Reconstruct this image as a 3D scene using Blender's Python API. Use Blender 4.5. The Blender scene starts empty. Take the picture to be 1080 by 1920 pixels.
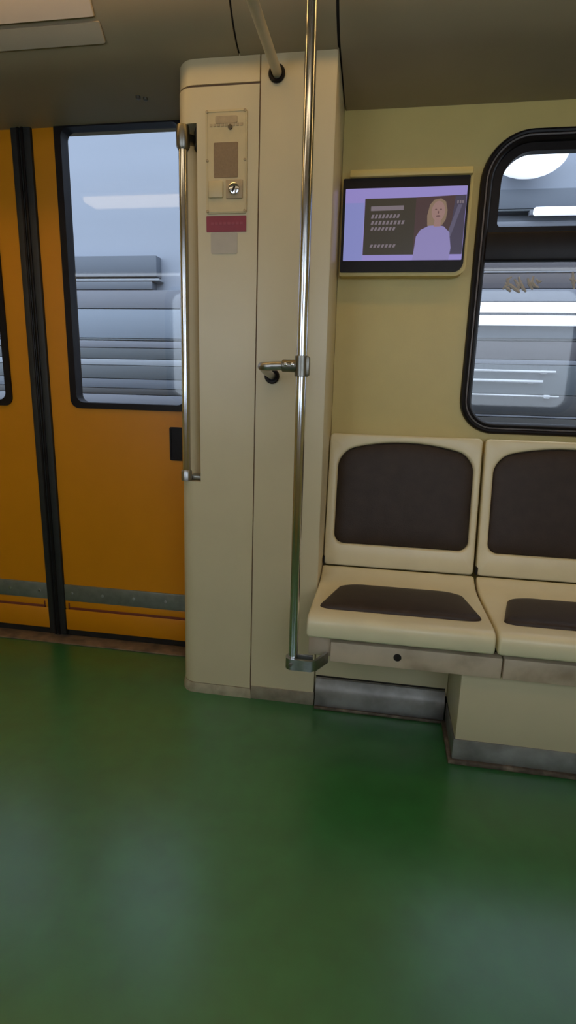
import bpy, bmesh, math, random
from mathutils import Vector, Matrix
random.seed(7)
scene = bpy.context.scene
COL = scene.collection
PI = math.pi

# ------------------------------------------------------------------ materials
def mat(name, color, rough=0.5, metal=0.0, noise=0.0, nscale=30.0, bump=0.0, bscale=200.0,
        coat=0.0, emit=None, estr=0.0, spec=0.5, dirt=None, dscale=3.0, stretch=None):
    m = bpy.data.materials.new(name); m.use_nodes = True
    nt = m.node_tree; N = nt.nodes; L = nt.links
    b = N['Principled BSDF']
    b.inputs['Base Color'].default_value = (*color, 1)
    b.inputs['Roughness'].default_value = rough
    b.inputs['Metallic'].default_value = metal
    b.inputs['Specular IOR Level'].default_value = spec
    b.inputs['Coat Weight'].default_value = coat
    b.inputs['Coat Roughness'].default_value = 0.12
    if emit:
        b.inputs['Emission Color'].default_value = (*emit, 1)
        b.inputs['Emission Strength'].default_value = estr
    if noise or bump or dirt:
        tc = N.new('ShaderNodeTexCoord'); mp = N.new('ShaderNodeMapping')
        L.new(tc.outputs['Object'], mp.inputs['Vector'])
        if stretch: mp.inputs['Scale'].default_value = stretch
    last = None
    if noise:
        n = N.new('ShaderNodeTexNoise'); n.inputs['Scale'].default_value = nscale; n.inputs['Detail'].default_value = 6
        L.new(mp.outputs['Vector'], n.inputs['Vector'])
        r = N.new('ShaderNodeValToRGB')
        r.color_ramp.elements[0].position = 0.3; r.color_ramp.elements[1].position = 0.7
        r.color_ramp.elements[0].color = (*[c * (1 - noise) for c in color], 1)
        r.color_ramp.elements[1].color = (*[min(1, c * (1 + noise)) for c in color], 1)
        L.new(n.outputs['Fac'], r.inputs['Fac']); last = r.outputs['Color']
    if dirt:
        n2 = N.new('ShaderNodeTexNoise'); n2.inputs['Scale'].default_value = dscale; n2.inputs['Detail'].default_value = 8
        L.new(mp.outputs['Vector'], n2.inputs['Vector'])
        r2 = N.new('ShaderNodeValToRGB'); r2.color_ramp.elements[0].position = .48; r2.color_ramp.elements[1].position = .68
        r2.color_ramp.elements[0].color = (0, 0, 0, 1); r2.color_ramp.elements[1].color = (.75, .75, .75, 1)
        L.new(n2.outputs['Fac'], r2.inputs['Fac'])
        mx = N.new('ShaderNodeMix'); mx.data_type = 'RGBA'
        if last: L.new(last, mx.inputs[6])
        else: mx.inputs[6].default_value = (*color, 1)
        mx.inputs[7].default_value = (*dirt, 1)
        L.new(r2.outputs['Color'], mx.inputs[0]); last = mx.outputs[2]
    if last: L.new(last, b.inputs['Base Color'])
    if bump:
        n3 = N.new('ShaderNodeTexNoise'); n3.inputs['Scale'].default_value = bscale; n3.inputs['Detail'].default_value = 3
        L.new(mp.outputs['Vector'], n3.inputs['Vector'])
        bp = N.new('ShaderNodeBump'); bp.inputs['Strength'].default_value = bump; bp.inputs['Distance'].default_value = 0.002
        L.new(n3.outputs['Fac'], bp.inputs['Height']); L.new(bp.outputs['Normal'], b.inputs['Normal'])
    return m

def glass_mat(name, tint=(0.93, 0.96, 1.0), refl=0.09):
    m = bpy.data.materials.new(name); m.use_nodes = True
    nt = m.node_tree; N = nt.nodes; L = nt.links
    N.remove(N['Principled BSDF']); out = N['Material Output']
    t = N.new('ShaderNodeBsdfTransparent'); t.inputs[0].default_value = (*tint, 1)
    g = N.new('ShaderNodeBsdfGlossy'); g.inputs['Roughness'].default_value = 0.03
    fr = N.new('ShaderNodeFresnel'); fr.inputs['IOR'].default_value = 1.75
    mx = N.new('ShaderNodeMixShader')
    ge = N.new('ShaderNodeNewGeometry'); iv = N.new('ShaderNodeMath'); iv.operation = 'SUBTRACT'; iv.inputs[0].default_value = 1
    L.new(ge.outputs['Backfacing'], iv.inputs[1])
    ml = N.new('ShaderNodeMath'); ml.operation = 'MULTIPLY'; L.new(fr.outputs[0], ml.inputs[0]); L.new(iv.outputs[0], ml.inputs[1])
    L.new(ml.outputs[0], mx.inputs[0]); L.new(t.outputs[0], mx.inputs[1]); L.new(g.outputs[0], mx.inputs[2])
    L.new(mx.outputs[0], out.inputs['Surface'])
    return m

CREAM = (0.62, 0.52, 0.325)
M = {}
M['wall'] = mat('cream_wall_laminate', (0.60, 0.485, 0.175), 0.42, noise=.025, nscale=14, bump=.12, bscale=260)
M['cab'] = mat('cream_painted_panel', (0.60, 0.515, 0.325), 0.33, noise=.025, nscale=8, bump=.06, bscale=60)
M['seat'] = mat('cream_seat_plastic', (0.76, 0.67, 0.43), 0.34, noise=.04, nscale=10, bump=.05, bscale=90)
M['beam'] = mat('pinkish_cream_paint', (0.56, 0.44, 0.31), 0.5, noise=.06, nscale=18, dirt=(.25, .18, .11), dscale=9)
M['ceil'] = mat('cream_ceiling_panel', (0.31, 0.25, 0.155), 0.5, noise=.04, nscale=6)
M['hatch'] = mat('pale_hatch_paint', (0.60, 0.50, 0.40), 0.5, noise=.04, nscale=6)
M['hatchrim'] = mat('hatch_moulding_paint', (0.44, 0.37, 0.27), 0.5, noise=.04, nscale=6)
M['vinyl'] = mat('brown_leatherette', (0.046, 0.032, 0.025), 0.46, noise=.12, nscale=25, bump=.35, bscale=420, spec=.22)
M['floor'] = mat('green_linoleum', (0.027, 0.150, 0.040), 0.33, noise=.14, nscale=16, bump=.08, bscale=120, dirt=(.021, .115, .032), dscale=2.2, spec=.9, coat=.8)
M['floor'].node_tree.nodes['Principled BSDF'].inputs['Coat Roughness'].default_value = .28
M['orange'] = mat('orange_door_paint', (0.60, 0.225, 0.001), 0.38, noise=.03, nscale=10, bump=.05, bscale=80)
M['black'] = mat('black_rubber', (0.009, 0.007, 0.008), 0.40, noise=.2, nscale=30, spec=.22)
M['seal'] = mat('dark_seal_rubber', (0.013, 0.014, 0.014), 0.6, noise=.2, nscale=30)
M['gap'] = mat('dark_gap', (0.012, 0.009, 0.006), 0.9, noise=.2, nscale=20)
M['seam'] = mat('brown_seam', (0.16, 0.095, 0.05), 0.7, noise=.15, nscale=30)
M['chrome'] = mat('polished_steel', (0.66, 0.68, 0.72), 0.15, 1.0, noise=.05, nscale=40)
M['steel'] = mat('satin_steel', (0.42, 0.42, 0.42), 0.33, 1.0, noise=.12, nscale=60)
M['darksteel'] = mat('dull_cast_metal', (0.24, 0.23, 0.20), 0.36, 1.0, noise=.15, nscale=60)
M['kick'] = mat('scuffed_grey_metal', (0.30, 0.29, 0.27), 0.42, 0.55, noise=.16, nscale=22, dirt=(.10, .09, .08), dscale=7)
M['rail'] = mat('grey_green_metal', (0.20, 0.21, 0.175), 0.42, .5, noise=.14, nscale=35)
M['toe'] = mat('grimy_floor_strip', (0.085, 0.062, 0.042), 0.7, noise=.3, nscale=45, dirt=(.26, .2, .14), dscale=24)
M['thresh'] = mat('worn_brown_threshold', (0.20, 0.135, 0.08), 0.55, noise=.25, nscale=30, dirt=(.07, .05, .035), dscale=14)
M['basestrip'] = mat('worn_taupe_strip', (0.23, 0.195, 0.135), 0.55, noise=.2, nscale=30, dirt=(.32, .29, .22), dscale=16)
M['basecream'] = mat('grimy_cream_lip', (0.40, 0.35, 0.24), 0.5, noise=.15, nscale=30, dirt=(.2, .16, .1), dscale=18)
M['bar'] = mat('cream_rail_paint', (0.55, 0.47, 0.33), 0.35, noise=.04, nscale=20)
M['plate'] = mat('intercom_plate_paint', (0.57, 0.465, 0.26), 0.4, noise=.06, nscale=26)
M['grille'] = mat('taupe_speaker_mesh', (0.27, 0.185, 0.105), 0.75, bump=.5, bscale=900, noise=.08, nscale=200)
M['label'] = mat('brownish_label', (0.41, 0.31, 0.18), 0.6, noise=.1, nscale=60)
M['ink'] = mat('dark_print', (0.10, 0.07, 0.035), 0.6, noise=.1, nscale=60)
M['red'] = mat('crimson_sticker', (0.24, 0.016, 0.034), 0.35, noise=.06, nscale=40)
M['redpale'] = mat('pale_crimson_print', (0.29, 0.04, 0.06), 0.4, noise=.06, nscale=60)
M['sticker'] = mat('grey_film_sticker', (0.44, 0.385, 0.30), 0.4, noise=.04, nscale=40)
M['maroon'] = mat('maroon_seam', (0.17, 0.035, 0.012), 0.7, noise=.12, nscale=30)
M['scratch'] = mat('etched_glass_mark', (0.46, 0.44, 0.42), 0.8, noise=.15, nscale=80)
M['glass'] = glass_mat('window_glass')
M['beadglint'] = mat('rubber_bead_highlight', (0.15, 0.135, 0.14), 0.30, noise=.15, nscale=40)  # lighter grey carries the highlight along the gasket
def flat(name, c, s=1.0, rough=.35):
    return mat(name, tuple(v * .05 for v in c), rough, emit=c, estr=s)
M['scr_lilac'] = flat('screen_lilac', (.25, .21, .50))
M['scr_blue'] = flat('screen_pale_blue', (.20, .215, .48))
M['scr_olive'] = flat('screen_olive_black', (.030, .024, .016))
M['scr_maroon'] = flat('screen_maroon', (.050, .026, .028))
M['scr_violet'] = flat('screen_dark_violet', (.045, .036, .065))
M['scr_stripe'] = flat('screen_slate_stripe', (.085, .075, .125))
M['scr_skin'] = flat('screen_skin', (.26, .155, .14))
M['scr_hair'] = flat('screen_hair', (.20, .135, .09))
M['scr_shirt'] = flat('screen_shirt', (.22, .19, .40))
M['scr_text'] = flat('screen_grey_text', (.16, .13, .15))
M['scr_dark'] = flat('screen_feature', (.10, .045, .05))
M['lamp'] = mat('ceiling_diffuser', (.8, .8, .75), .4, emit=(1.0, .60, .19), estr=5.1)
M['lamp2'] = mat('ceiling_diffuser_pale', (.8, .8, .75), .4, emit=(1.0, .76, .46), estr=3.0)
M['lampbody'] = mat('lamp_housing_paint', (.7, .65, .55), .5, noise=.03, nscale=10)
# outside
def om(n, c, r=.6): return mat(n, tuple(v * .308 for v in c), r, noise=.05, nscale=1.4, stretch=(.15, 1, 3))
M['o_blue'] = om('pale_blue_cladding', (.60, .69, .86))
M['o_blue2'] = om('milky_blue_cladding', (.43, .53, .68))
M['o_grey'] = om('blue_grey_cladding', (.235, .285, .375))
M['o_lilac'] = om('lilac_grey_cladding', (.36, .40, .50))
M['o_slate'] = om('slate_cladding', (.165, .205, .25))
M['o_dark'] = om('dark_slate_cladding', (.085, .095, .115))
M['o_char'] = om('charcoal_cladding', (.06, .063, .07))
M['o_mauve'] = om('mauve_grey_cladding', (.19, .18, .215))
M['o_white'] = om('white_painted_rail', (1.35, 1.42, 1.56))
M['o_pale'] = om('pale_grey_rail', (.62, .70, .82))
M['o_upper'] = om('sheen_upper_cladding', (1.0, 1.1, 1.3))  # paler than the wall below, for the sheen on the floor
M['o_track'] = om('grey_track_bed', (.12, .12, .12))
M['o_lampw'] = mat('white_tube_glow', (.9, .9, .9), .4, emit=(.88, .93, 1.0), estr=.88)
M['o_lampc'] = mat('cream_tube_glow', (.9, .9, .9), .4, emit=(.80, .74, .66), estr=.85)

# ------------------------------------------------------------------ mesh helpers
class MB:
    def __init__(s): s.bm = bmesh.new(); s.mats = []
    def mi(s, m):
        if m not in s.mats: s.mats.append(m)
        return s.mats.index(m)
    def _join(s, b2, m):
        i = s.mi(m)
        mp = {}
        for v in b2.verts: mp[v] = s.bm.verts.new(v.co)
        for f in b2.faces:
            try: nf = s.bm.faces.new([mp[v] for v in f.verts]); nf.material_index = i
            except ValueError: pass
        b2.free()
    def box(s, x0, x1, y0, y1, z0, z1, m, bev=0.0, seg=2, xf=None):
        b = bmesh.new(); bmesh.ops.create_cube(b, size=1)
        for v in b.verts:
            v.co = Vector((x0 + (v.co.x + .5) * (x1 - x0), y0 + (v.co.y + .5) * (y1 - y0), z0 + (v.co.z + .5) * (z1 - z0)))
        if bev: bmesh.ops.bevel(b, geom=b.edges[:], offset=bev, segments=seg, affect='EDGES', profile=.5, clamp_overlap=True)
        if xf: b.transform(xf)
        s._join(b, m)
    def tube(s, pts, r, m, n=20, cap=True):
        P = [Vector(p) for p in pts]; rs = r if isinstance(r, (list, tuple)) else [r] * len(P)
        i = s.mi(m); rings = []
        t0 = (P[1] - P[0]).normalized()
        up = Vector((0, 0, 1)) if abs(t0.z) < .9 else Vector((1, 0, 0))
        a = t0.cross(up).normalized()
        for k, p in enumerate(P):
            t = (P[min(k + 1, len(P) - 1)] - P[max(k - 1, 0)]).normalized()
            a = (a - t * a.dot(t)).normalized(); b = t.cross(a)
            rings.append([s.bm.verts.new(p + (a * math.cos(2 * PI * j / n) + b * math.sin(2 * PI * j / n)) * rs[k]) for j in range(n)])
        for A, B in zip(rings, rings[1:]):
            for j in range(n):
                f = s.bm.faces.new([A[j], A[(j + 1) % n], B[(j + 1) % n], B[j]]); f.material_index = i
        if cap:
            for R, rev in ((rings[0], True), (rings[-1], False)):
                f = s.bm.faces.new(R[::-1] if rev else R); f.material_index = i
    def loft(s, rings, m, cap0=True, cap1=True, closed=True):
        i = s.mi(m)
        R = [[s.bm.verts.new(Vector(p)) for p in r] for r in rings]
        n = len(R[0])
        for A, B in zip(R, R[1:]):
            for j in range(n if closed else n - 1):
                f = s.bm.faces.new([A[j], A[(j + 1) % n], B[(j + 1) % n], B[j]]); f.material_index = i
        if cap0: s.bm.faces.new(R[0][::-1]).material_index = i
        if cap1: s.bm.faces.new(R[-1]).material_index = i
    def fill(s, loops, m):
        """planar area bounded by loops (first outer, others holes), as triangles"""
        i = s.mi(m); b = bmesh.new(); es = []
        for lp in loops:
            V = [b.verts.new(Vector(p)) for p in lp]
            es += [b.edges.new((V[k], V[(k + 1) % len(V)])) for k in range(len(V))]
        bmesh.ops.triangle_fill(b, use_beauty=True, use_dissolve=False, edges=es)
        s._join(b, m)
    def plate(s, outer, holes, mp, d0, d1, m):
        """flat plate with holes: 2-D loops mapped by mp(u, v, depth)"""
        for d in (d0, d1): s.fill([[mp(u, v, d) for u, v in lp] for lp in [outer] + holes], m)
        for lp in [outer] + holes:
            s.loft([[mp(u, v, d) for u, v in lp] for d in (d0, d1)], m, False, False)
    def build(s, name, parent=None, smooth=38, merge=1e-5):
        bm = s.bm
        bmesh.ops.remove_doubles(bm, verts=bm.verts[:], dist=merge)
        bmesh.ops.recalc_face_normals(bm, faces=bm.faces[:])
        me = bpy.data.meshes.new(name); bm.to_mesh(me); bm.free()
        for m in s.mats: me.materials.append(M[m])
        if smooth:
            for p in me.polygons: p.use_smooth = True
            me.set_sharp_from_angle(angle=math.radians(smooth))
        o = bpy.data.objects.new(name, me); COL.objects.link(o)
        if parent:
            o.parent = parent
            o.matrix_parent_inverse = Matrix.Translation(-Vector(parent.location))
        return o

def thing(name, label, cat, loc, group=None, kind=None):
    o = bpy.data.objects.new(name, None); COL.objects.link(o)
    o.location = loc; o.empty_display_size = .05
    return tag(o, label, cat, group, kind)
def tag(o, label, cat, group=None, kind=None):
    o['label'] = label; o['category'] = cat
    if group: o['group'] = group
    if kind: o['kind'] = kind
    return o

def rrect(x0, x1, z0, z1, r, n=8):
    """rounded rectangle, counter-clockwise from bottom-left; r = radius or (bl, br, tr, tl)"""
    if not isinstance(r, (list, tuple)): r = (r,) * 4
    out = []
    for (cx, cz, a0, rr) in ((x0, z0, PI, r[0]), (x1, z0, 1.5 * PI, r[1]), (x1, z1, 0, r[2]), (x0, z1, .5 * PI, r[3])):
        rr = max(rr, 1e-4)
        sx = 1 if cx == x0 else -1; sz = 1 if cz == z0 else -1
        for k in range(n + 1):
            a = a0 + .5 * PI * k / n
            out.append((cx + sx * rr + rr * math.cos(a), cz + sz * rr + rr * math.sin(a)))
    return out
def dense(P, step=.02):
    out = []
    for i, p in enumerate(P):
        q = P[(i + 1) % len(P)]; k = max(1, int(math.hypot(q[0] - p[0], q[1] - p[1]) / step + .5))
        out += [(p[0] + (q[0] - p[0]) * j / k, p[1] + (q[1] - p[1]) * j / k) for j in range(k)]
    return out
def XZ(u, v, d): return (u, d, v)
def ring_frame(mb, outer, inner, y0, y1, m): mb.plate(outer, [inner], XZ, y0, y1, m)
def offset_poly(P, d):
    n = len(P); out = []
    A = sum(P[i][0] * P[(i + 1) % n][1] - P[(i + 1) % n][0] * P[i][1] for i in range(n))
    sg = 1 if A > 0 else -1
    for i in range(n):
        p0, p1, p2 = Vector(P[i - 1]), Vector(P[i]), Vector(P[(i + 1) % n])
        e1 = (p1 - p0).normalized(); e2 = (p2 - p1).normalized()
        n1 = Vector((-e1.y, e1.x)) * sg; n2 = Vector((-e2.y, e2.x)) * sg
        b = n1 + n2
        if b.length < 1e-6: b = n1.copy()
        b = b / max(.35, b.dot(n1))
        q = p1 + b * d; out.append((q.x, q.y))
    return out
def extrude_x(mb, prof, x0, x1, m, ch=0.0):
    """profile in (y, z) swept along x with softened ends"""
    if ch:
        sec = [(x0, ch), (x0 + ch * .3, ch * .3), (x0 + ch, 0), (x1 - ch, 0), (x1 - ch * .3, ch * .3), (x1, ch)]
    else: sec = [(x0, 0), (x1, 0)]
    mb.loft([[(x, y, z) for y, z in (offset_poly(prof, d) if d else prof)] for x, d in sec], m)

# ------------------------------------------------------------------ the car body
XL, XR = -2.6, 2.3
YN = -2.55                               # wall behind the viewer
mb = MB(); mb.box(XL, XR, YN - .03, .12, -.06, 0, 'floor')
tag(mb.build('floor'), 'green linoleum floor of the train car', 'floor', kind='structure')

# ceiling: a cove that is nearly level over the seats and turns up towards the aisle
PROF = [(.12, 1.823), (-.1, 1.832), (-.2, 1.842), (-.235, 1.849), (-.265, 1.861), (-.295, 1.882), (-.32, 1.908), (-.34, 1.938), (-.357, 1.975),
        (-.372, 2.02), (-.395, 2.075), (-.44, 2.12), (-.52, 2.15), (-.7, 2.165), (-1.3, 2.17)]
PROF = PROF + [(2 * -1.275 - y, z) for y, z in PROF[-2::-1] if 2 * -1.275 - y > YN - .1]
PROFR = [(.02, 1.806), (-.05, 1.812), (-.13, 1.828)] + PROF[2:]
UP = [(PROF[-1][0], 2.26), (.12, 2.26)]
def ceil_piece(x0, x1, P):
    m_ = MB(); extrude_x(m_, P + [(P[-1][0], 2.26), (P[0][0], 2.26)], x0, x1, 'ceil'); return m_
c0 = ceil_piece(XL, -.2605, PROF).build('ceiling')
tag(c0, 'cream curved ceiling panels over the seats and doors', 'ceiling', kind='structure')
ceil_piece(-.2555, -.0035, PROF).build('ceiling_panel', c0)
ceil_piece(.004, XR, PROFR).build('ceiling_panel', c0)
m_ = MB()
off = [(y, z + .006) for y, z in PROF]
extrude_x(m_, off + [(off[-1][0], 2.25), (off[0][0], 2.25)], -.262, -.254, 'gap')
extrude_x(m_, off + [(off[-1][0], 2.25), (off[0][0], 2.25)], -.005, .0055, 'gap')
m_.build('panel_joint', c0)
# two small bolt heads in the panel above the door
for dx in (-.008, .010):
    b = MB(); b.tube([(-.59 + dx, -.092 + dx * .6, 1.835), (-.59 + dx, -.092 + dx * .6, 1.826), (-.59 + dx, -.092 + dx * .6, 1.824)], [.007, .007, .004], 'darksteel', 12)
    b.build('bolt', c0)

# far wall beside the seats, with the window opening
WX0, WX1, WZ0, WZ1 = .402, 1.62, .886, 1.738
mb = MB()
hole = rrect(WX0 + .02, WX1 - .02, WZ0 + .02, WZ1 - .02, (.085, .085, .115, .115))
mb.plate([(0.0, 0.0), (XR, 0.0), (XR, 1.822), (0.0, 1.822)], [hole], XZ, 0.0, .07, 'wall')
w_far = tag(mb.build('wall_far'), 'cream wall above the bench seats around the rounded window', 'wall', kind='structure')
# wall panel behind the pillar cabinet
mb = MB(); mb.box(-.43, -.001, .093, .11, 0, 1.80, 'wall'); tag(mb.build('wall_back'), 'cream wall hidden behind the pillar cabinet', 'wall', kind='structure')
# door-side wall beyond the left leaf
mb = MB(); mb.box(XL, -1.76, .0, .09, 0, 1.82, 'wall'); tag(mb.build('wall_door'), 'cream wall past the left door leaf', 'wall', kind='structure')
# end walls
mb = MB(); mb.box(XL - .05, XL, YN, .1, 0, 2.26, 'wall'); tag(mb.build('wall_left'), 'cream end wall of the car past the doors', 'wall', kind='structure')
mb = MB(); mb.box(XR, XR + .05, YN, .1, 0, 2.26, 'wall'); tag(mb.build('wall_right'), 'cream end wall of the car past the seats', 'wall', kind='structure')
# near wall with its own two windows
mb = MB()
h1 = rrect(-1.6, -.55, .88, 1.72, .09); h2 = rrect(.1, 1.5, .88, 1.72, .09)
mb.plate([(XL, 0), (XR, 0), (XR, 1.83), (XL, 1.83)], [h1, h2], XZ, YN - .05, YN, 'wall')
tag(mb.build('wall_near'), 'cream wall behind the viewer with two windows', 'wall', kind='structure')
for n_, (a, b_) in ((2, (-1.6, -.55)), (3, (.1, 1.5))):
    o_ = rrect(a - .03, b_ + .03, .85, 1.75, .11); i_ = rrect(a + .012, b_ - .012, .892, 1.708, .08)
    mb = MB(); ring_frame(mb, o_, i_, YN - .06, YN + .012, 'black')
    w = tag(mb.build('window_%d' % n_), 'black framed window behind the viewer', 'window', kind='structure')
    mb = MB(); mb.plate(rrect(a - .005, b_ + .005, .875, 1.725, .09), [], XZ, YN - .035, YN - .03, 'glass'); mb.build('pane', w)

# ------------------------------------------------------------------ window in the far wall
W = thing('window_1', 'black rubber framed window with rounded corners beside the screen', 'window', (1.0, 0, WZ0), kind='structure')
def wr(i, rb, rt): return rrect(WX0 + i, WX1 - i, WZ0 + i, WZ1 - i, (max(.01, rb - i), max(.01, rb - i), max(.01, rt - i), max(.01, rt - i)), 12)
RB, RT = .105, .135
mb = MB()
rings = []
for i, y in ((0, .0), (0.0, -.008), (.003, -.0155), (.008, -.018), (.013, -.0165), (.016, -.012), (.019, -.012), (.022, -.017), (.027, -.0185), (.0315, -.015), (.034, -.006), (.034, .03), (.022, .03)):
    rings.append([(u, y, v) for u, v in wr(i, RB, RT)])
mb.loft(rings, 'black', False, False)
mb.build('gasket', W)
# bead in the gasket groove, its highlight painted as a lighter grey
mb = MB()
path = wr(.0175, RB, RT); n = len(path)
R = []
for a in range(8):
    t = 2 * PI * a / 8
    R.append([(u, -.0125 + .003 * math.sin(t), v) for u, v in wr(.0175 + .003 * math.cos(t), RB, RT)])
R.append(R[0])
mb.loft(R, 'beadglint', False, False); mb.build('bead', W)
# inner frame: vent frame above the transom, thin sash below
mb = MB()
ox, ux = .034, .058
top_o = rrect(WX0 + ox, WX1 - ox, 1.44, WZ1 - ox, (.004, .004, .1, .1), 12)
top_i = rrect(WX0 + ux, WX1 - ux, 1.486, WZ1 - .055, (.012, .012, .082, .082), 12)
ring_frame(mb, top_o, top_i, -.004, .026, 'black'); mb.build('vent_frame', W)
mb = MB(); mb.box(WX0 + .02, WX1 - .02, -.012, .028, 1.394, 1.472, 'black', .006); mb.build('transom', W)
mb = MB(); mb.plate(rrect(WX0 + .03, WX1 - .03, 1.465, WZ1 - .03, (.004, .004, .1, .1), 12), [], XZ, .012, .016, 'glass'); mb.build('upper_pane', W)
mb = MB(); mb.plate(rrect(WX0 + .03, WX1 - .03, WZ0 + .03, 1.402, (.08, .08, .004, .004), 12), [], XZ, .012, .016, 'glass')
lp = mb.build('lower_pane', W)
# pale scribbles scratched into the lower pane
def stroke(mbx, pts, w=.0035, y=.0112):
    mbx.tube([(x, y, z) for x, z in pts], [w * .5] + [w] * (len(pts) - 2) + [w * .5], 'scratch', 6)
mb = MB()
for q in ([(.498, 1.318), (.512, 1.331), (.509, 1.345), (.520, 1.352)], [(.503, 1.335), (.520, 1.328), (.536, 1.316), (.548, 1.308)], [(.540, 1.352), (.546, 1.336), (.556, 1.320), (.566, 1.310)],
          [(.528, 1.346), (.540, 1.330), (.545, 1.314)], [(.582, 1.354), (.578, 1.338), (.588, 1.326), (.600, 1.322)], [(.566, 1.348), (.572, 1.332), (.584, 1.316)], [(.590, 1.346), (.598, 1.336), (.606, 1.340)],
          [(.500, 1.326), (.514, 1.318), (.522, 1.310)], [(.690, 1.366), (.694, 1.340), (.700, 1.318)], [(.684, 1.346), (.702, 1.338), (.712, 1.350)]):
    stroke(mb, q, .0052)
o = mb.build('scratch_mark', lp); o['label'] = 'pale scribbled scratches'

# ------------------------------------------------------------------ sliding doors
def leaf(idx, side, label):
    """side=+1: leaf right of the seam; side=-1: left"""
    s0 = -1.0765
    X = lambda d: s0 + side * d
    D = thing('door_%d' % idx, label, 'door', (X(.32), .07, .03), kind='structure')
    def bx(m_, d0, d1, *a, **k):
        x0, x1 = sorted((X(d0), X(d1))); m_.box(x0, x1, *a, **k)
    o_ = sorted((X(.118), X(.575))); i_ = sorted((X(.142), X(.551)))
    p_ = sorted((X(.035), X(.655)))
    go = rrect(o_[0], o_[1], .918, 1.852, .032); gi = rrect(i_[0], i_[1], .939, 1.822, .028)
    ghole = rrect(o_[0] + .008, o_[1] - .008, .926, 1.844, .03)
    m_ = MB(); m_.plate([(p_[0], .118), (p_[1], .118), (p_[1], 1.875), (p_[0], 1.875)], [ghole], XZ, .0535, .085, 'orange'); m_.build('panel', D)
    m_ = MB(); ring_frame(m_, go, gi, .046, .092, 'black'); m_.build('window_gasket', D)
    m_ = MB(); m_.plate(rrect(i_[0] - .006, i_[1] + .006, .933, 1.828, .03), [], XZ, .066, .07, 'glass'); m_.build('pane', D)
    m_ = MB(); bx(m_, .0005, .037, .042, .088, .012, 1.875, 'seal', bev=.006)
    bx(m_, .004, .012, .038, .046, .012, 1.875, 'black', bev=.002); m_.build('edge_seal', D)
    m_ = MB(); bx(m_, .037, .655, .0475, .056, .158, .226, 'rail', bev=.003)
    k = m_.build('kick_strip', D)
    for d in (.07, .2, .33, .46, .59):
        q = MB(); q.tube([(X(d), .049, .192), (X(d), .0455, .192), (X(d), .0445, .192)], [.006, .006, .003], 'steel', 12); q.build('screw', k)
    m_ = MB(); bx(m_, .037, .655, .050, .058, .125, .158, 'orange', bev=.002)
    bx(m_, .05, .64, .0482, .056, .121, .132, 'maroon', bev=.001)
    bx(m_, .05, .056, .0482, .056, .121, .15, 'maroon', bev=.001)
    m_.build('lower_rail', D)
    m_ = MB(); bx(m_, .037, .655, .047, .066, .034, .122, 'orange', bev=.003); m_.build('bottom_board', D)
    m_ = MB(); bx(m_, .037, .655, .062, .085, .004, .04, 'gap'); m_.build('bottom_gap', D)
    # recessed pull
    hx = sorted((X(.492), X(.565)))
    m_ = MB(); ring_frame(m_, rrect(hx[0], hx[1], .742, .862, .006), rrect(hx[0] + .006, hx[1] - .006, .748, .856, .004), .049, .056, 'black')
    m_.box(hx[0] + .003, hx[1] - .003, .0522, .058, .745, .859, 'black'); m_.build('pull_recess', D)
    return D
leaf(1, 1, 'orange sliding door leaf between black seam and cream pillar')
leaf(2, -1, 'orange sliding door leaf at the left edge of the photo')
mb = MB(); mb.box(-1.74, -.44, -.012, .06, 0, .006, 'thresh', .002); mb.box(-1.74, -.44, .055, .1, 0, .004, 'gap')
tag(mb.build('trim_1'), 'worn brown threshold strip along the door bottoms', 'threshold', kind='structure')
mb = MB(); mb.box(-1.76, -.42, .035, .1, 1.828, 1.9, 'gap'); tag(mb.build('trim_2'), 'dark slot above the sliding doors', 'door track', kind='structure')

# access hatch on the cove at top left
HP = [p for p in PROF if -.53 < p[0] < -.315]
ho = [(-.322, 1.9105)] + [p for p in HP if p[0] < -.325] 
hatch = thing('access_hatch', 'pale access hatch at the top left above the doors', 'hatch', (-1.1, -.36, 1.95))
def offp(P, d):
    out = []
    for i, p in enumerate(P):
        a = Vector(P[max(i - 1, 0)]); b = Vector(P[min(i + 1, len(P) - 1)])
        t = (b - a).normalized(); nrm = Vector((-t.y, t.x))
        if nrm.x > 0: nrm = -nrm
        out.append((p[0] + nrm.x * d, p[1] + nrm.y * d))
    return out
mb = MB(); extrude_x(mb, offp(ho, .010) + ho[::-1], -1.75, -.607, 'hatch', .003); mb.build('lid', hatch)
mo = [(-.284, 1.8745), (-.295, 1.882), (-.308, 1.895), (-.316, 1.9035)]
mb = MB(); extrude_x(mb, offp(mo, .008) + mo[::-1], -1.76, -.598, 'hatchrim', .005); mb.build('edge_moulding', hatch)

# ------------------------------------------------------------------ pillar cabinet between door and seats
YF = -.232
CAB = thing('equipment_cabinet', 'tall cream pillar cabinet with rounded left edge between door and seats', 'cabinet', (-.22, -.1, 0))
def lean(z): return -.436 - .016 * (1 - z / 1.84)          # left face
def seamx(z): return -.2035 - .0115 * (1 - z / 1.84)
def section(z, notch, x_r=None, r=.05, inset=0.0):
    xl = lean(z) + inset; xr = (seamx(z) if x_r is None else x_r) - inset; yf = YF + inset
    P = [(xr, .09), (xr, yf)]
    if not notch:
        P += [(-.376, yf)]
        c = (xl + r, yf + r)
        P += [(xl + r - .0005 + r * math.cos(a), yf + r + r * math.sin(a)) for a in [1.5 * PI - .5 * PI * k / 8 for k in range(9)]]
    else:
        P += [(-.376, yf), (-.3745, yf + .012)]
        # scooped recess behind the grab bar
        P += [(-.377 - .012 * k / 7, yf + .018 + .058 * k / 7) for k in range(8)]
        P += [(xl, yf + .082)]
    P += [(xl, .09)]
    return P
def sect3(z, notch, **k): return [(x, y, z) for x, y in section(z, notch, **k)]
mb = MB()
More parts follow.
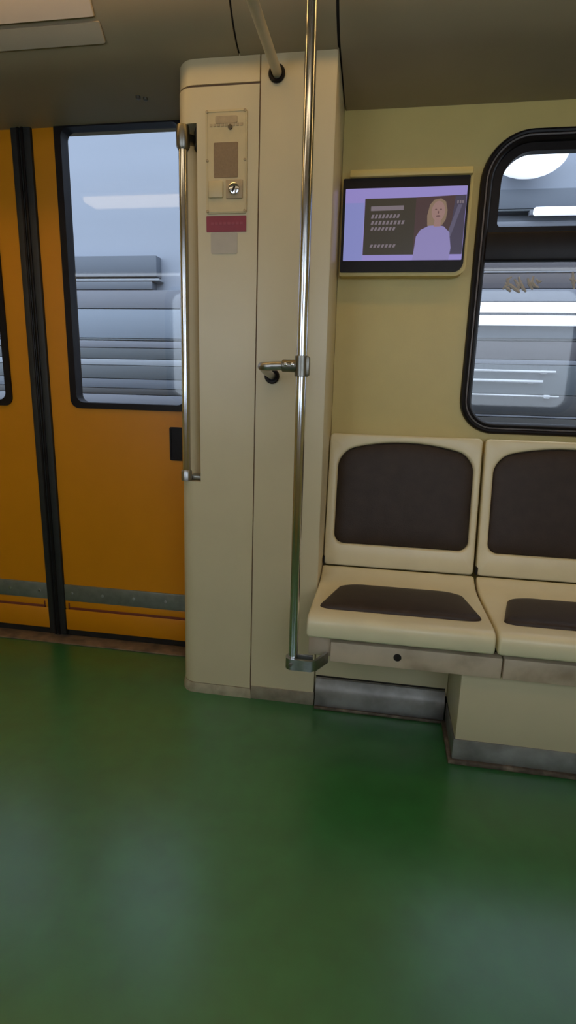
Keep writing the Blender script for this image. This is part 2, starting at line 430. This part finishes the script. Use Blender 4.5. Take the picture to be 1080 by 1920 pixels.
for z0, z1, nt in ((.036, .723, False), (.723, 1.70, True), (1.70, 1.7835, False)):
    zs = [z0 + (z1 - z0) * k / 6 for k in range(7)]
    mb.loft([sect3(z, nt) for z in zs], 'cab', True, True)
mb.build('door_panel', CAB, smooth=30)
# dark block standing in for the shadow at the top of the notch
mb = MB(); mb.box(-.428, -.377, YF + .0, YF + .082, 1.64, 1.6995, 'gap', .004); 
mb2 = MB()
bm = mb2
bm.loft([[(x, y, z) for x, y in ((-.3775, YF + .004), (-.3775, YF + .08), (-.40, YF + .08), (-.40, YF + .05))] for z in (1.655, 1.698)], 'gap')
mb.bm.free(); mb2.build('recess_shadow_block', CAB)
# top band
mb = MB()
mb.loft([sect3(z, False, r=.055) for z in (1.789, 1.82, 1.855)], 'cab'); mb.build('top_band', CAB, smooth=30)
mb = MB(); mb.loft([sect3(z, False, inset=.004) for z in (1.778, 1.795)], 'seam')
# seam between door panel and side panel
mb.loft([[(seamx(z) - .005, y, z), (seamx(z) + .006, y, z), (seamx(z) + .006, .05, z), (seamx(z) - .005, .05, z)] for z, y in ((.0, YF + .004), (1.0, YF + .004), (1.85, YF + .004))], 'seam')
mb.build('panel_seam', CAB)
# right side panel
mb = MB()
def sidep(z, xi=0): 
    x0 = seamx(z) + .0035
    return [(x0, YF, z), (-.008, YF, z), (-.003, YF + .0015, z), (-.001, YF + .006, z), (-.001, .09, z), (x0, .09, z)]
mb.loft([sidep(z) for z in (.042, .5, 1.0, 1.5, 1.855)], 'cab'); mb.build('side_panel', CAB, smooth=40)
mb = MB()
mb.loft([[(x, y, z) for x, y in section(z, False, inset=-.004 if z < .03 else -.001)] for z in (0, .012, .02, .034)], 'basecream')
k1 = mb.build('kick_strip', CAB); 
mb = MB(); mb.box(seamx(0) + .004, .0005, YF - .003, .05, 0, .046, 'basestrip', .002); mb.build('kick_strip', CAB)
mb = MB(); mb.loft([[(x, y, z) for x, y in section(z, False, inset=.003)] for z in (.028, .042)], 'ink'); mb.build('base_joint', CAB)
# rubber grommets where the rails enter the pillar
for gx, gz in ((-.158, 1.802), (-.157, 1.045)):
    mb = MB()
    mb.loft([[(gx + r * math.cos(2 * PI * k / 24), y, gz + r * math.sin(2 * PI * k / 24)) for k in range(24)] for r, y in ((.021, YF + .002), (.022, YF - .006), (.019, YF - .010), (.014, YF - .009), (.012, YF - .002))], 'black', True, True)
    mb.build('grommet', CAB)

# vertical grab bar in the notch
GB = thing('grab_bar', 'vertical chrome grab bar in the notch of the cream pillar beside the door', 'handrail', (-.417, -.224, .725))
gx, gy = -.4185, -.222
mb = MB(); mb.tube([(gx - .006, gy, .735), (gx - .003, gy, 1.2), (gx, gy, 1.69)], .0125, 'chrome', 24); mb.build('bar', GB)
mb = MB(); mb.tube([(gx - .006, gy, .7245), (gx - .006, gy, .752), (gx - .006, gy, .757)], [.0165, .0165, .0135], 'steel', 20)
mb.box(gx - .002, gx + .04, gy + .008, gy + .055, .7245, .738, 'darksteel', .003); mb.build('lower_bracket', GB)
mb = MB(); mb.tube([(gx, gy, 1.640), (gx, gy, 1.648), (gx, gy, 1.688), (gx, gy, 1.699)], [.014, .0185, .0185, .0165], 'darksteel', 20)
mb.tube([(gx, gy, 1.67), (gx + .03, gy + .045, 1.675)], .013, 'darksteel', 16)
mb.build('upper_bracket', GB)

# intercom
IC = thing('intercom_panel', 'cream intercom plate with grey speaker square high on the pillar', 'intercom', (-.293, YF, 1.6))
mb = MB(); mb.plate(rrect(-.350, -.236, 1.476, 1.727, .006), [], XZ, YF - .0045, YF - .0002, 'plate')
mb.build('faceplate', IC)
mb = MB(); mb.plate(rrect(-.3465, -.2395, 1.4795, 1.7235, .004), [rrect(-.344, -.242, 1.482, 1.721, .003)], XZ, YF - .006, YF - .004, 'plate'); mb.build('rim', IC)
mb = MB(); mb.plate(rrect(-.327, -.260, 1.564, 1.649, .003), [], XZ, YF - .0056, YF - .004, 'grille'); mb.build('speaker_grille', IC)
mb = MB(); mb.plate(rrect(-.322, -.262, 1.694, 1.711, .003), [], XZ, YF - .0065, YF - .004, 'label'); pl_ = mb.build('name_plate', IC)
mb = MB()
for k in range(9): mb.box(-.338 + k * .0105, -.331 + k * .0105, YF - .0062, YF - .004, 1.687, 1.6935, 'label')
mb.build('label_text', IC)
mb = MB(); mb.tube([(-.281, YF - .004, 1.684), (-.281, YF - .0095, 1.684), (-.281, YF - .0105, 1.684)], [.006, .006, .004], 'ink', 14); mb.build('microphone', IC)
mb = MB(); mb.box(-.342, -.301, YF - .0105, YF - .004, 1.514, 1.556, 'plate', .003); mb.build('call_button', IC)
mb = MB(); mb.box(-.293, -.246, YF - .0085, YF - .004, 1.512, 1.558, 'label', .002)
lk = mb.build('lock_plate', IC)
mb = MB(); mb.tube([(-.270, YF - .008, 1.535), (-.270, YF - .013, 1.535), (-.270, YF - .0145, 1.535)], [.0145, .0145, .011], 'chrome', 24); mb.build('lock_barrel', lk)
mb = MB(); mb.box(-.0025, .0025, -.0008, .0008, -.008, .008, 'gap', xf=Matrix.Translation((-.270, YF - .0149, 1.533)) @ Matrix.Rotation(.5, 4, 'Y')); mb.build('key_slot', lk)
for sx, sz in ((-.345, 1.722), (-.241, 1.722), (-.345, 1.606), (-.241, 1.606), (-.345, 1.4815), (-.241, 1.4815)):
    mb = MB(); mb.tube([(sx, YF - .004, sz), (sx, YF - .0075, sz), (sx, YF - .0085, sz)], [.0036, .0036, .002], 'label', 10); mb.build('screw', IC)
ST = thing('warning_sticker', 'dark red strip sticker just below the intercom plate', 'sticker', (-.294, YF, 1.45))
mb = MB(); mb.plate(rrect(-.350, -.237, 1.430, 1.4705, .002), [], XZ, YF - .0022, YF - .0002, 'red'); mb.build('film', ST)
mb = MB()
for k in range(8): mb.box(-.337 + k * .0118, -.3285 + k * .0118, YF - .0028, YF - .002, 1.448, 1.4545, 'redpale')
mb.build('printed_line', ST)
mb = MB(); mb.plate(rrect(-.338, -.262, 1.374, 1.4285, .004), [], XZ, YF - .0016, YF - .0002, 'sticker')
tag(mb.build('notice_sticker'), 'greyish translucent sticker below the dark red strip on the pillar', 'sticker')

# ------------------------------------------------------------------ chrome pole at the end of the bench
PX, PY = -.0315, -.512
POLE = thing('grab_pole', 'vertical chrome pole in front of the pillar at the bench end', 'pole', (PX, PY, .285))
mb = MB(); mb.tube([(PX, PY, .288), (PX, PY, 2.158)], .0124, 'chrome', 32); mb.build('tube', POLE)
mb = MB(); mb.tube([(PX, PY, 2.128), (PX, PY, 2.14), (PX, PY, 2.1515)], [.016, .032, .034], 'steel', 24); mb.build('ceiling_flange', POLE)
arm = MB()
zj = 1.067
arm.tube([(PX, PY, zj - .024), (PX, PY, zj - .023), (PX, PY, zj + .023), (PX, PY, zj + .024)], [.0145, .0165, .0165, .0145], 'darksteel', 24)
arm.box(PX + .008, PX + .019, PY - .011, PY + .011, zj - .022, zj + .022, 'darksteel', .003)
sl = arm.build('clamp_sleeve', POLE)
mb = MB(); mb.tube([(PX - .012, PY, zj), (PX - .045, PY, zj), (PX - .047, PY, zj)], [.0145, .0145, .012], 'darksteel', 20); mb.build('arm_collar', POLE)
mb = MB()
pth = [(PX - .04, PY, zj), (PX - .072, PY, zj - .001)]
for k in range(7):
    a = .5 * PI * k / 6
    pth.append((PX - .078 - .022 * math.sin(a), PY + .022 * (1 - math.cos(a)), zj - .002))
pth += [(-.142, -.40, zj - .010), (-.157, -.24, 1.046)]
mb.tube(pth, .0105, 'steel', 18); mb.build('support_arm', POLE)
for dx in (-.020, -.036):
    mb = MB(); mb.tube([(PX + dx, PY - .012, zj + .003), (PX + dx, PY - .0165, zj + .003), (PX + dx, PY - .0175, zj + .003)], [.0042, .0042, .002], 'chrome', 10); mb.build('clamp_screw', POLE)
# foot bracket: flat bar wrapped round the pole and bent back to the bench beam
mb = MB()
def barsec(cx, cy, nx, ny, t=.0035, z0=.286, z1=.317):
    return [(cx - nx * t, cy - ny * t, z0), (cx + nx * t, cy + ny * t, z0), (cx + nx * t, cy + ny * t, z1), (cx - nx * t, cy - ny * t, z1)]
ctr = []
for k in range(9):
    a = .5 * PI + PI * k / 8
    ctr.append((PX + .0165 * math.cos(a), PY + .0165 * math.sin(a)))
ctr += [(PX + .02, PY - .0165), (.018, PY - .0165), (.030, PY - .008), (.056, -.468)]
secs = []
for i, (cx, cy) in enumerate(ctr):
    a = Vector(ctr[max(i - 1, 0)]); b = Vector(ctr[min(i + 1, len(ctr) - 1)]); t = (b - a).normalized()
    secs.append(barsec(cx, cy, -t.y, t.x))
mb.loft(secs, 'steel'); mb.box(PX - .0165, .02, PY + .012, PY + .018, .286, .317, 'steel', .001)
fb = mb.build('foot_bracket', POLE)
mb = MB(); mb.tube([(PX - .004, PY - .019, .302), (PX - .004, PY - .023, .302), (PX - .004, PY - .024, .302)], [.0055, .0055, .003], 'darksteel', 6); mb.build('bolt', fb)

# cream handrail leaving the pillar towards the aisle, above head height
mb = MB(); mb.tube([(-.157, -.226, 1.803), (-.158, -.6, 1.806), (-.16, -.95, 1.83), (-.161, -1.05, 1.86), (-.161, -1.11, 1.92), (-.161, -1.14, 2.0), (-.161, -1.145, 2.168)], .0125, 'bar', 20)
tag(mb.build('ceiling_handrail'), 'cream tube handrail rising from the hole at the pillar top', 'handrail')

# ------------------------------------------------------------------ bench
def seat(x0, name_label, first):
    S = thing('train_chair', name_label, 'seat', (x0 + .24, -.3, .374), 'bench seats along the wall')
    # pan
    prof = [(-.512, .382), (-.513, .405), (-.5115, .417), (-.507, .4255), (-.499, .431), (-.487, .4335), (-.45, .433), (-.35, .4285), (-.25, .425), (-.205, .4255), (-.175, .430), (-.152, .438), (-.138, .4465), (-.131, .4495),
            (-.124, .4485), (-.119, .441), (-.119, .41), (-.14, .378), (-.30, .374), (-.503, .374), (-.509, .377)]
    m_ = MB(); extrude_x(m_, prof, x0 + .0015, x0 + .4785, 'seat', .007); m_.build('seat_shell', S, smooth=50)
    # cushion on the pan
    def padpan(u, v, h):   # v: 0 rear .. 1 front
        y = -.243 - v * .204
        return (x0 + u, y, .4262 + .0065 * v ** 1.2 + h)
    def trap(ins):
        pts = rrect(0 + ins, 1 - ins, 0 + ins * 1.6, 1 - ins * 1.6, (.17, .17, .11, .11), 10)
        out = []
        for a, v in pts:
            xl = .074 - .052 * v; xr = .424 + .034 * v
            out.append((xl + a * (xr - xl), v))
        return out
    m_ = MB(); rings = [[padpan(u, v, h) for u, v in trap(i)] for i, h in ((0, -.004), (0, .002), (.004, .006), (.012, .0095), (.03, .0125))]
    tc_ = trap(.03); cu = sum(p[0] for p in tc_) / len(tc_); cv = sum(p[1] for p in tc_) / len(tc_)
    rings += [[padpan(cu + (u - cu) * k, cv + (v - cv) * k, h) for u, v in tc_] for k, h in ((.9, .0142), (.72, .016), (.45, .0172), (.15, .0176))]
    m_.loft(rings, 'vinyl', True, True); m_.build('seat_cushion', S, smooth=60)
    # back shell with recess
    b0, b1 = Vector((-.116, .449)), Vector((-.046, .8725))
    dv = (b1 - b0); ln = dv.length; dv = dv / ln; nv = Vector((-dv.y, dv.x))
    if nv.x > 0: nv = -nv                    # towards the aisle
    def mp(u, v, d):
        p = b0 + dv * v + nv * d; return (x0 + u, p.x, p.y)
    def out_(i): return rrect(.0025 + i, .4775 - i, 0 + i, ln - i, max(.014 - i, .003), 6)
    def arch(i, extra=0):
        z0, z1 = .072 + i, .372 - i
        pts = rrect(.031 + i, .457 - i, z0, z1, (.032, .032, .05, .05), 10)
        a_, b_ = pts[32], pts[33]                     # the straight top edge gets extra points so that it can arch
        pts = pts[:33] + [(a_[0] + (b_[0] - a_[0]) * k / 14, a_[1] + (b_[1] - a_[1]) * k / 14) for k in range(1, 14)] + pts[33:]
        xc, hw = .244, .213
        return [(u, v + .036 * (1 - ((u - xc) / hw) ** 2) * max(0, (v - z0) / (z1 - z0)) ** 2) for u, v in pts]
    m_ = MB()
    lo = [[mp(u, v, d) for u, v in out_(i)] for i, d in ((0, -.028), (0, -.005), (.0015, -.0015), (.005, 0))]
    m_.loft(lo, 'seat', True, False)
    hi = [[mp(u, v, d) for u, v in arch(i)] for i, d in ((-.006, 0), (-.003, -.001), (0, -.0045), (.001, -.016))]
    m_.loft(hi, 'seat', False, True)
    m_.fill([lo[-1], hi[0]], 'seat'); m_.build('backrest_shell', S, smooth=45)
    m_ = MB()
    rings = [[mp(u, v, d) for u, v in arch(i)] for i, d in ((.0012, -.0155), (.0012, -.012), (.004, -.0085), (.010, -.0055), (.024, -.0025))]
    ac_ = arch(.024); cu, cv = .244, .235
    rings += [[mp(cu + (u - cu) * k, cv + (v - cv) * k, d) for u, v in ac_] for k, d in ((.9, -.0005), (.72, .0012), (.45, .002), (.15, .0022))]
    m_.loft(rings, 'vinyl', True, True); m_.build('backrest_cushion', S, smooth=60)
    m_ = MB(); m_.box(x0 - .0006, x0 + .006, -.121, -.10, .452, .476, 'gap', .002); m_.build('notch_block', S)  # dark block added in place of the black notch beside the backrest
    return S
seat(0.0, 'cream bench seat with brown pads nearest the pillar, below the screen', True)
seat(0.484, 'cream bench seat with brown pads under the window, at the right edge', False)
seat(0.968, 'cream bench seat with brown pads, third from the pillar', False)
FR = thing('bench_support', 'pinkish cream beam with a round hole under the bench seats', 'bench frame', (.4, -.46, .29))
mb = MB(); mb.box(.064, .509, -.472, -.40, .291, .349, 'beam', .003)
bmn = mb.build('front_beam', FR)
mb = MB(); mb.box(.513, 1.5, -.472, -.40, .291, .349, 'beam', .003); mb.build('front_beam', FR)
mb = MB(); mb.tube([(.243, -.4705, .323), (.243, -.4735, .323), (.243, -.4742, .323)], [.0105, .0105, .009], 'gap', 20); mb.build('round_hole', bmn)
mb = MB(); mb.box(.002, .0635, -.452, -.236, .296, .360, 'beam', .002); mb.build('end_block', FR)
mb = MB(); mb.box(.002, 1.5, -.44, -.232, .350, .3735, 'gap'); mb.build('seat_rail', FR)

BOX = thing('under_seat_box', 'cream box below the bench with grey metal kick plate', 'box', (.9, -.3, 0))
mb = MB(); mb.box(.418, 1.6, -.433, -.002, .07, .290, 'cab', .004); mb.build('body', BOX)
mb = MB(); mb.box(.414, 1.6, -.4365, -.25, .014, .0755, 'kick', .002); mb.build('kick_plate', BOX)
mb = MB(); mb.box(.404, 1.6, -.444, -.25, 0, .014, 'toe', .004); mb.build('floor_strip', BOX)
REC = thing('underseat_recess', 'recessed cream panel with grey metal skirting under the seat by the pillar', 'panel', (.2, -.24, 0))
mb = MB(); mb.box(.001, .417, -.225, -.205, .08, .37, 'cab', .002); mb.build('panel', REC)
mb = MB(); extrude_x(mb, [(-.205, .0), (-.242, .0), (-.245, .012), (-.243, .062), (-.238, .070), (-.230, .098), (-.222, .101), (-.205, .101)], .004, .411, 'kick'); mb.build('kick_plate', REC)
mb = MB(); mb.box(.003, .4035, -.254, -.246, 0, .010, 'toe', .003); mb.build('floor_strip', REC)
mb = MB(); mb.box(.004, .411, -.2262, -.215, .101, .107, 'gap'); mb.build('shadow_gap', REC)

# ------------------------------------------------------------------ wall screen
TV = thing('video_screen', 'wall video screen with lilac picture in a cream housing', 'screen', (.19, 0, 1.35))
Y0 = -.052
mb = MB(); mb.plate(rrect(.008, .377, 1.346, 1.613, (.006, .03, .008, .004), 8), [], XZ, Y0 + .004, -.0005, 'wall'); mb.build('housing', TV)
mb = MB(); mb.box(.028, .374, Y0 - .014, -.004, 1.6105, 1.630, 'wall', .004); mb.build('top_lip', TV)
mb = MB(); mb.plate(rrect(.010, .3685, 1.356, 1.6105, (.004, .026, .004, .004), 8), [], XZ, Y0 - .002, Y0 + .005, 'black'); mb.build('bezel', TV)
def qd(m_, pts, lay, m): m_.plate(pts, [], XZ, Y0 - .0022 - lay * .00035, Y0 - .002 - lay * .00030, m)
mb = MB(); qd(mb, rrect(.018, .3625, 1.388, 1.5835, .002), 0, 'scr_lilac'); dsp = mb.build('display', TV)
def el(cx, cz, rx, rz, n=28, a0=0, a1=2 * PI): return [(cx + rx * math.cos(a0 + (a1 - a0) * k / n), cz + rz * math.sin(a0 + (a1 - a0) * k / n)) for k in range(n)]
mb = MB(); qd(mb, rrect(.018, .074, 1.389, 1.545, .001), 1, 'scr_blue'); mb.build('side_bar', dsp)
mb = MB(); qd(mb, [(.076, 1.4035), (.222, 1.4035), (.222, 1.556), (.076, 1.556)], 1, 'scr_olive')
qd(mb, [(.222, 1.4035), (.3615, 1.4035), (.3615, 1.5605), (.222, 1.556)], 1, 'scr_maroon')
qd(mb, [(.318, 1.4035), (.3615, 1.4035), (.3615, 1.5605), (.332, 1.559)], 2, 'scr_violet')
qd(mb, [(.314, 1.452), (.326, 1.452), (.352, 1.535), (.3405, 1.535)], 3, 'scr_stripe')
vid = mb.build('picture_area', dsp)
mb = MB()
qd(mb, [(.222, 1.388), (.325, 1.388), (.329, 1.42), (.322, 1.462), (.305, 1.478), (.288, 1.482), (.262, 1.480), (.240, 1.470), (.228, 1.452)], 4, 'scr_shirt')
qd(mb, [(.258, 1.480), (.256, 1.508), (.262, 1.536), (.274, 1.549), (.292, 1.552), (.306, 1.543), (.312, 1.520), (.309, 1.496), (.300, 1.482)], 5, 'scr_hair')
qd(mb, el(.2865, 1.5185, .0185, .0265), 6, 'scr_skin')
qd(mb, [(.276, 1.478), (.296, 1.478), (.295, 1.497), (.278, 1.497)], 5.5, 'scr_skin')
for ex in (.2795, .2935): qd(mb, el(ex, 1.523, .003, .0016, 12), 7, 'scr_dark')
qd(mb, el(.2868, 1.5055, .0065, .0022, 14), 7, 'scr_dark'); qd(mb, el(.2868, 1.515, .0018, .004, 12), 7, 'scr_dark')
p_ = mb.build('portrait', dsp); p_['label'] = 'smiling fair-haired woman in pale clothes'
mb = MB()
qd(mb, [(.094, 1.523), (.188, 1.524), (.188, 1.536), (.094, 1.535)], 2, 'scr_text'); mb.build('text_bar', dsp)
for row, z0, w0, n_, h in ((0, 1.503, .0105, 8, .010), (1, 1.486, .011, 9, .010), (2, 1.470, .0105, 7, .009), (3, 1.424, .011, 7, .008)):
    mb = MB()
    for k in range(n_):
        a = .095 + k * w0
        qd(mb, [(a, z0), (a + w0 * .62, z0), (a + w0 * .62 + .0035, z0 + h), (a + .0035, z0 + h)], 2, 'scr_text')
    mb.build('text_line', dsp)
mb = MB(); 
for k in range(3): qd(mb, [(.337 + k * .007, 1.538), (.3415 + k * .007, 1.538), (.3415 + k * .007, 1.5455), (.337 + k * .007, 1.5455)], 4, 'scr_text')
mb.build('corner_logo', dsp)

# ------------------------------------------------------------------ ceiling lamps above the aisle
def lamp(x0, x1, y, z, w, label, m='lamp'):
    Lp = thing('ceiling_lamp', label, 'lamp', ((x0 + x1) / 2, y, z), 'ceiling lamps along the aisle')
    mb = MB(); mb.box(x0, x1, y - w - .015, y + w + .015, z + .03, z + .05, 'lampbody', .004); mb.build('housing', Lp)
    mb = MB(); mb.box(x0 + .01, x1 - .01, y - w, y + w, z, z + .031, m, .010); mb.build('diffuser', Lp)
for k, (x0, x1) in enumerate(((-2.4, -1.35), (-1.25, -.2), (-.1, .95), (1.05, 2.1))):
    lamp(x0, x1, -.55, 2.098, .045, 'long warm ceiling lamp in the row nearest the bench wall')
lamp(-1.82, -.60, -1.73, 2.116, .08, 'long warm ceiling lamp in the row behind the viewer', 'lamp2'); lamp(-.55, .68, -1.73, 2.116, .08, 'long warm ceiling lamp in the row behind the viewer', 'lamp2')

# ------------------------------------------------------------------ outside: the hall seen through the windows
YO = 2.5
OW = thing('wall_outside', 'pale blue and grey banded wall seen through the windows', 'wall', (0, YO, -1), kind='structure')
mb = MB(); mb.box(-7, 7, YO + .10, YO + .22, -1.0, 3.1, 'o_blue'); mb.build('backing', OW)
mb = MB(); mb.box(-7, 7, YO + .08, YO + .22, 3.1, 6.0, 'o_upper', .01); mb.build('sheen_panel', OW)  # unseen upper wall, added height and paleness give the floor its sheen
def band(x0, x1, z0, z1, m, d=.05, name='cladding_band'):
    b = MB(); b.box(x0, x1, YO - d * .02, YO + .101, z0, z1, m, .004); return b.build(name, OW)
# stretch opposite the doors
for x0, x1, z0, z1, m in ((-6.9, -1.62, 1.795, 1.945, 'o_grey'), (-6.9, -1.60, 1.762, 1.780, 'o_pale'), (-6.9, -1.66, 1.70, 1.758, 'o_grey'), (-6.9, -.35, 1.56, 1.695, 'o_lilac'), (-6.9, -.35, 1.335, 1.555, 'o_blue2'),
                          (-6.9, -.35, 1.318, 1.332, 'o_slate'), (-6.9, -.35, 1.262, 1.314, 'o_lilac'), (-6.9, -.35, 1.175, 1.258, 'o_slate'), (-6.9, -.35, 1.125, 1.172, 'o_pale'), (-6.9, -.35, 1.02, 1.122, 'o_slate'),
                          (-6.9, -.35, .945, 1.016, 'o_grey'), (-6.9, -.35, .895, .942, 'o_dark'), (-6.9, -.35, .80, .892, 'o_lilac'), (-6.9, -.35, -.9, .795, 'o_char')):
    band(x0, x1, z0, z1, m)
# stretch opposite the seat window
for z0, z1, m in ((2.213, 2.335, 'o_grey'), (2.198, 2.211, 'o_slate'), (2.10, 2.135, 'o_lilac'), (1.90, 2.098, 'o_slate'), (1.822, 1.897, 'o_mauve'), (1.806, 1.819, 'o_lilac'), (1.705, 1.803, 'o_mauve'), (1.618, 1.702, 'o_lilac'),
                  (1.37, 1.615, 'o_grey'), (1.352, 1.368, 'o_dark'), (1.225, 1.349, 'o_mauve'), (1.19, 1.222, 'o_lilac'), (.98, 1.187, 'o_slate'), (.83, .976, 'o_dark'), (.815, .828, 'o_lilac'), (-.9, .812, 'o_char')):
    band(-.3, 6.9, z0, z1, m)
for z, x1, r in ((1.147, 1.36, .009), (1.078, 1.28, .011), (.976, 1.40, .006)):
    b = MB(); b.tube([(-.3, YO - .03, z), (x1, YO - .03, z - .006)], r, 'o_white', 10)
    for xx in (-.1, .5, x1 - .08): b.box(xx - .02, xx + .02, YO - .03, YO + .02, z - .02, z + .004, 'o_white')
    b.build('white_rail', OW)
def tube_lamp(x0, x1, z, r, m, label):
    T = thing('tube_lamp', label, 'lamp', ((x0 + x1) / 2, YO - .06, z))
    b = MB(); b.tube([(x0, YO - .06, z), (x0 + .01, YO - .06, z), (x1 - .01, YO - .06, z), (x1, YO - .06, z)], [r * .7, r, r, r * .7], m, 18); b.build('tube', T)
    b = MB(); b.box(x0 - .02, x1 + .02, YO - .035, YO + .005, z - r * .6, z + r * .6, 'o_lilac', .004); b.build('bracket', T)
tube_lamp(.3, 3.0, 1.571, .034, 'o_lampw', 'upper of two white tubes seen through the lower right pane')
tube_lamp(.3, 3.0, 1.484, .034, 'o_lampw', 'lower of two white tubes seen through the lower right pane')
tube_lamp(1.08, 1.62, 2.178, .027, 'o_lampw', 'short white tube low in the upper right pane')
G = thing('globe_lamp', 'large white glowing lamp at the top of the upper right pane', 'lamp', (1.0, YO - .1, 2.5))
b = MB()
b.loft([[(1.0 + .25 * math.cos(t) * math.cos(a), YO - .1 + .10 * math.cos(t) * math.sin(a), 2.53 + .165 * math.sin(t)) for a in [2 * PI * j / 28 for j in range(28)]] for t in [-1.5 + 3.0 * k / 14 for k in range(15)]], 'o_lampw')
b.build('globe', G)
b = MB(); b.box(.9, 1.1, YO - .06, YO + .10, 2.47, 2.55, 'o_lilac', .004); b.build('bracket', G)
mb = MB(); mb.box(-9, 9, -8, 4, -1.1, -1.0, 'o_track'); tag(mb.build('floor_outside'), 'dark grey track bed beneath the train', 'ground', kind='structure')

# ------------------------------------------------------------------ world, camera, view
wd = bpy.data.worlds.new('world'); scene.world = wd; wd.use_nodes = True
bg = wd.node_tree.nodes['Background']; bg.inputs[0].default_value = (.86, .93, 1.0, 1); bg.inputs[1].default_value = 3.8

cam = bpy.data.cameras.new('camera'); co = bpy.data.objects.new('camera', cam); COL.objects.link(co)
cam.sensor_fit = 'VERTICAL'; cam.sensor_height = 36; cam.lens = 36 * 1040.95 / 1920
cam.clip_start = .02
r = Vector((0.98573809, 0.16650311, 0.0244364)); u = Vector((-0.06164636, 0.22215233, 0.97306118)); f = Vector((-0.15658911, 0.96068988, -0.22924833))
mw = Matrix(((r.x, u.x, -f.x, .1635), (r.y, u.y, -f.y, -1.8542), (r.z, u.z, -f.z, 1.0318), (0, 0, 0, 1)))
co.matrix_world = mw
scene.camera = co
vs = scene.view_settings; vs.view_transform = 'Standard'; vs.look = 'None'; vs.exposure = 0; vs.gamma = 1; vs.use_curve_mapping = False
cy = scene.cycles
cy.max_bounces = 12; cy.diffuse_bounces = 5; cy.glossy_bounces = 5; cy.transparent_max_bounces = 16
cy.caustics_reflective = False; cy.caustics_refractive = False; cy.use_denoising = True; cy.sample_clamp_indirect = 5
